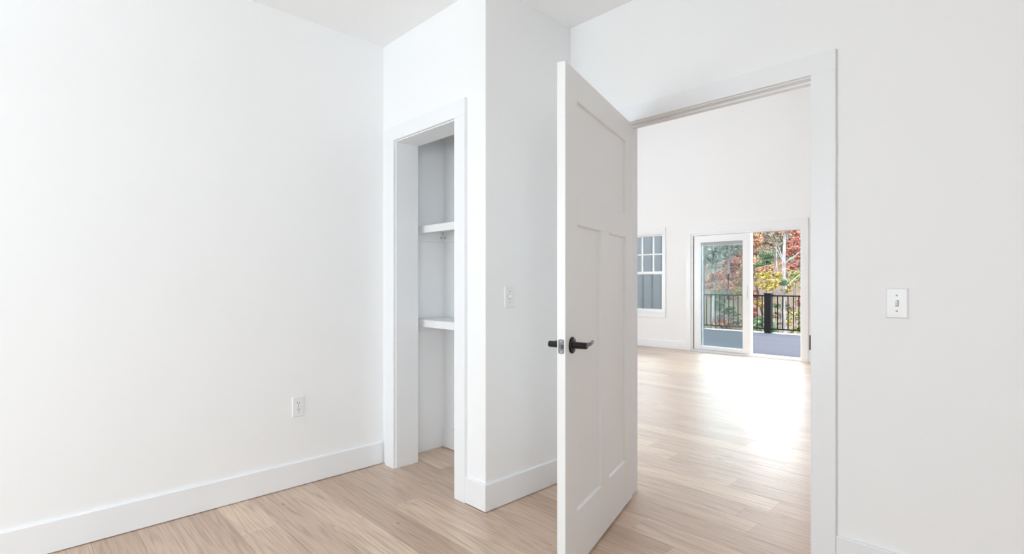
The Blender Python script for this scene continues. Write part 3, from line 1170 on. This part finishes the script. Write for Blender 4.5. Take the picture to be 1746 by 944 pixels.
tree('sapling', 'thin pale sapling trunk left of the tall forked pale trunk', 'tree', None, 1326, 28, 8.4, .05, 'bark_pale', 'leaf_olive',
     blob_px(1326, 28, [(1320, 400, 18), (1325, 370, 24)]), -.02, branches=5, seed=5)

UNDER = [
    # colour, depth, clumps (column, row, radius in px), label
    ('yellow', 20, [(1302, 488, 14), (1312, 470, 9)], 'bright yellow small tree topping the railing right beside the black post'),
    ('yellow', 24, [(1322, 474, 12), (1294, 474, 13), (1340, 490, 10)], 'broad bright yellow small tree spreading behind the tall pale trunk'),
    ('lime', 23, [(1352, 470, 14), (1360, 490, 12), (1366, 520, 12)], 'yellow-green small tree rising above the railing near the patio door jamb'),
    ('lime', 19, [(1352, 540, 13), (1362, 556, 10), (1345, 560, 10)], 'low yellow-green bush behind the balusters past the tall pale trunk'),
    ('yellow', 22, [(1307, 520, 8), (1306, 536, 6)], 'slim yellow sapling seen between balusters next to the black post'),
    ('yellow', 19.5, [(1347, 548, 8), (1343, 530, 6)], 'low yellow bush at the foot of the tall pale trunk'),
    ('red', 26, [(1356, 440, 13), (1340, 452, 9), (1352, 512, 10)], 'russet red small tree behind the yellow-green one by the door jamb'),
    ('red', 30, [(1334, 425, 14), (1356, 410, 18), (1330, 398, 16)], 'tall russet red tree behind the forked pale trunk'),
    ('orange', 28, [(1285, 412, 14), (1290, 440, 13), (1296, 458, 14)], 'orange-brown small tree behind the dark slanting trunk'),
    ('red', 25, [(1288, 468, 12), (1283, 500, 12), (1292, 512, 10)], 'russet red small tree beside the door panel edge above the railing'),
    ('red', 23, [(1286, 545, 11), (1290, 560, 10), (1282, 530, 9)], 'low russet red bush behind the balusters beside the door panel edge'),
    ('green', 24, [(1306, 438, 12), (1316, 442, 10), (1290, 448, 9)], 'green leafed small tree crossing behind the dark slanting trunk'),
    ('green', 19, [(1302, 548, 13), (1312, 556, 11), (1294, 562, 10)], 'low dark green bush behind the balusters beside the black post'),
    ('green', 21, [(1326, 480, 8), (1318, 520, 9)], 'narrow green sapling right behind the black post'),
    ('olive', 31, [(1305, 415, 22), (1320, 410, 20), (1295, 395, 20)], 'tall olive-brown tree behind the thin pale sapling'),
    ('olive', 34, [(1345, 400, 24), (1370, 430, 24), (1360, 470, 20)], 'broad olive-brown tree farthest behind the forked pale trunk'),
    ('orange', 33, [(1310, 455, 18), (1330, 460, 16), (1315, 485, 14)], 'orange-brown small tree behind the bright yellow ones'),
    ('olive', 24, [(1330, 540, 13), (1340, 520, 12), (1322, 560, 12)], 'low olive-brown bush between the black post and the tall pale trunk'),
    ('orange', 22, [(1256, 460, 14), (1264, 445, 12), (1250, 478, 12)], 'orange-brown small tree behind the tinted glass near its handle'),
    ('red', 27, [(1228, 470, 14), (1215, 480, 14), (1240, 490, 12)], 'russet red small tree between two pale trunks behind the tinted glass'),
    ('grey', 26, [(1210, 440, 18), (1225, 420, 18), (1245, 415, 18)], 'pale grey-green tree around the pale leaning trunk'),
    ('grey', 30, [(1260, 420, 20), (1235, 445, 18), (1205, 415, 18)], 'pale grey-green tree behind the slim grey trunk'),
    ('olive', 25, [(1212, 520, 13), (1225, 540, 12), (1205, 545, 13)], 'olive-brown bush behind the balusters beside the grey privacy wall'),
    ('green', 21, [(1235, 520, 12), (1252, 530, 12), (1228, 505, 10)], 'green bush behind the balusters of the tinted half'),
    ('red', 20, [(1226, 555, 9), (1240, 552, 10)], 'low russet red bush at the railing foot behind the tinted glass'),
    ('olive', 20, [(1250, 558, 11), (1262, 548, 10), (1212, 560, 9)], 'low olive-brown bush at the railing foot behind the tinted glass'),
    ('orange', 30, [(1232, 490, 16), (1250, 500, 16), (1215, 500, 16)], 'orange-brown small tree behind the russet red one of the tinted half'),
    ('lime', 27, [(1258, 500, 11), (1240, 470, 10)], 'yellow-green small tree behind the tinted glass beside the door stile'),
]
WORD = {'yellow': 'bright yellow', 'lime': 'yellow-green', 'red': 'russet red', 'orange': 'orange-brown', 'green': 'green', 'olive': 'dull olive-brown', 'grey': 'pale grey-green'}
PLACED = [along(p_, d_) + (r_,) for p_, d_, r_ in ((1336, 21, .5), (1300, 26, .75), (1213, 22, .7), (1242, 25, .8), (1324, 28, .8))]


def room_for(x, y, R):
    return all((x - a) ** 2 + (y - b) ** 2 > (R + q) ** 2 for a, b, q in PLACED)


for i, (colr, dist, items, lab) in enumerate(UNDER):
    pxc = sum(t_[0] for t_ in items) / len(items)
    top = min(t_[1] for t_ in items)
    tries = [(d0 * .4, o0) for d0 in range(22) for o0 in (0, 7, -7, 14, -14)]
    for dd_, off in tries + [(0, 0)]:
        d_ = max(dist, 20.5) + dd_
        x, y = along(pxc + off, d_)
        R_ = 1.2 * max(abs(t_[0] - pxc) + t_[2] for t_ in items) * d_ / FPX
        if room_for(x, y, R_):
            break
    dist, pxc = d_, pxc + off
    items = [(t_[0] + off, t_[1], t_[2]) for t_ in items]
    PLACED.append((x, y, R_))
    h = max(1.2, height_at(top, dist) - ground_z(x, y))
    tree('understory_tree', lab, 'tree', 'small trees and bushes beyond the deck', pxc, dist, h, .022 + .004 * (i % 3),
         'bark_grey' if i % 2 else 'bark_dark', 'leaf_' + colr, blob_px(pxc, dist, items, 3400), 0.0, .055, 4, 40 + i)

# the rest of the wood, nearer and farther, on both sides of what the patio door shows
rg = random.Random(5)
kinds = ['red', 'orange', 'olive', 'grey', 'yellow', 'lime', 'green', 'olive', 'orange', 'red']
BARKW = {'bark_grey': 'grey', 'bark_dark': 'dark', 'bark_pale': 'pale'}
made = 0
for i in range(2500):
    if made >= 46:
        break
    wide = made >= 34
    px = rg.choice((rg.uniform(950, 1170), rg.uniform(1395, 1700))) if wide else rg.uniform(1165, 1400)
    dist = rg.uniform(26, 48) if wide else rg.uniform(33, 84)
    x, y = along(px, dist)
    if not room_for(x, y, 1.6):
        continue
    PLACED.append((x, y, 1.6))
    h = rg.uniform(5.5, 8.5)
    colr = kinds[made % len(kinds)]
    bark = rg.choice(('bark_grey', 'bark_dark', 'bark_pale'))
    bl = []
    for k in range(7):
        R = rg.uniform(.7, 1.1)
        bl.append((rg.uniform(-.5, .5), h * (.15 + .13 * k) + rg.uniform(-.2, .2), R, R * .85, int(1300 * R)))
    tree('woodland_tree', WORD[colr] + ' leafed hillside tree with a ' + BARKW[bark] + ' trunk', 'tree', WORD[colr] + ' hillside trees', px, dist, h, rg.uniform(.05, .11),
         bark, 'leaf_' + colr, bl, rg.uniform(-.05, .05), .085, 5, 300 + made)
    made += 1
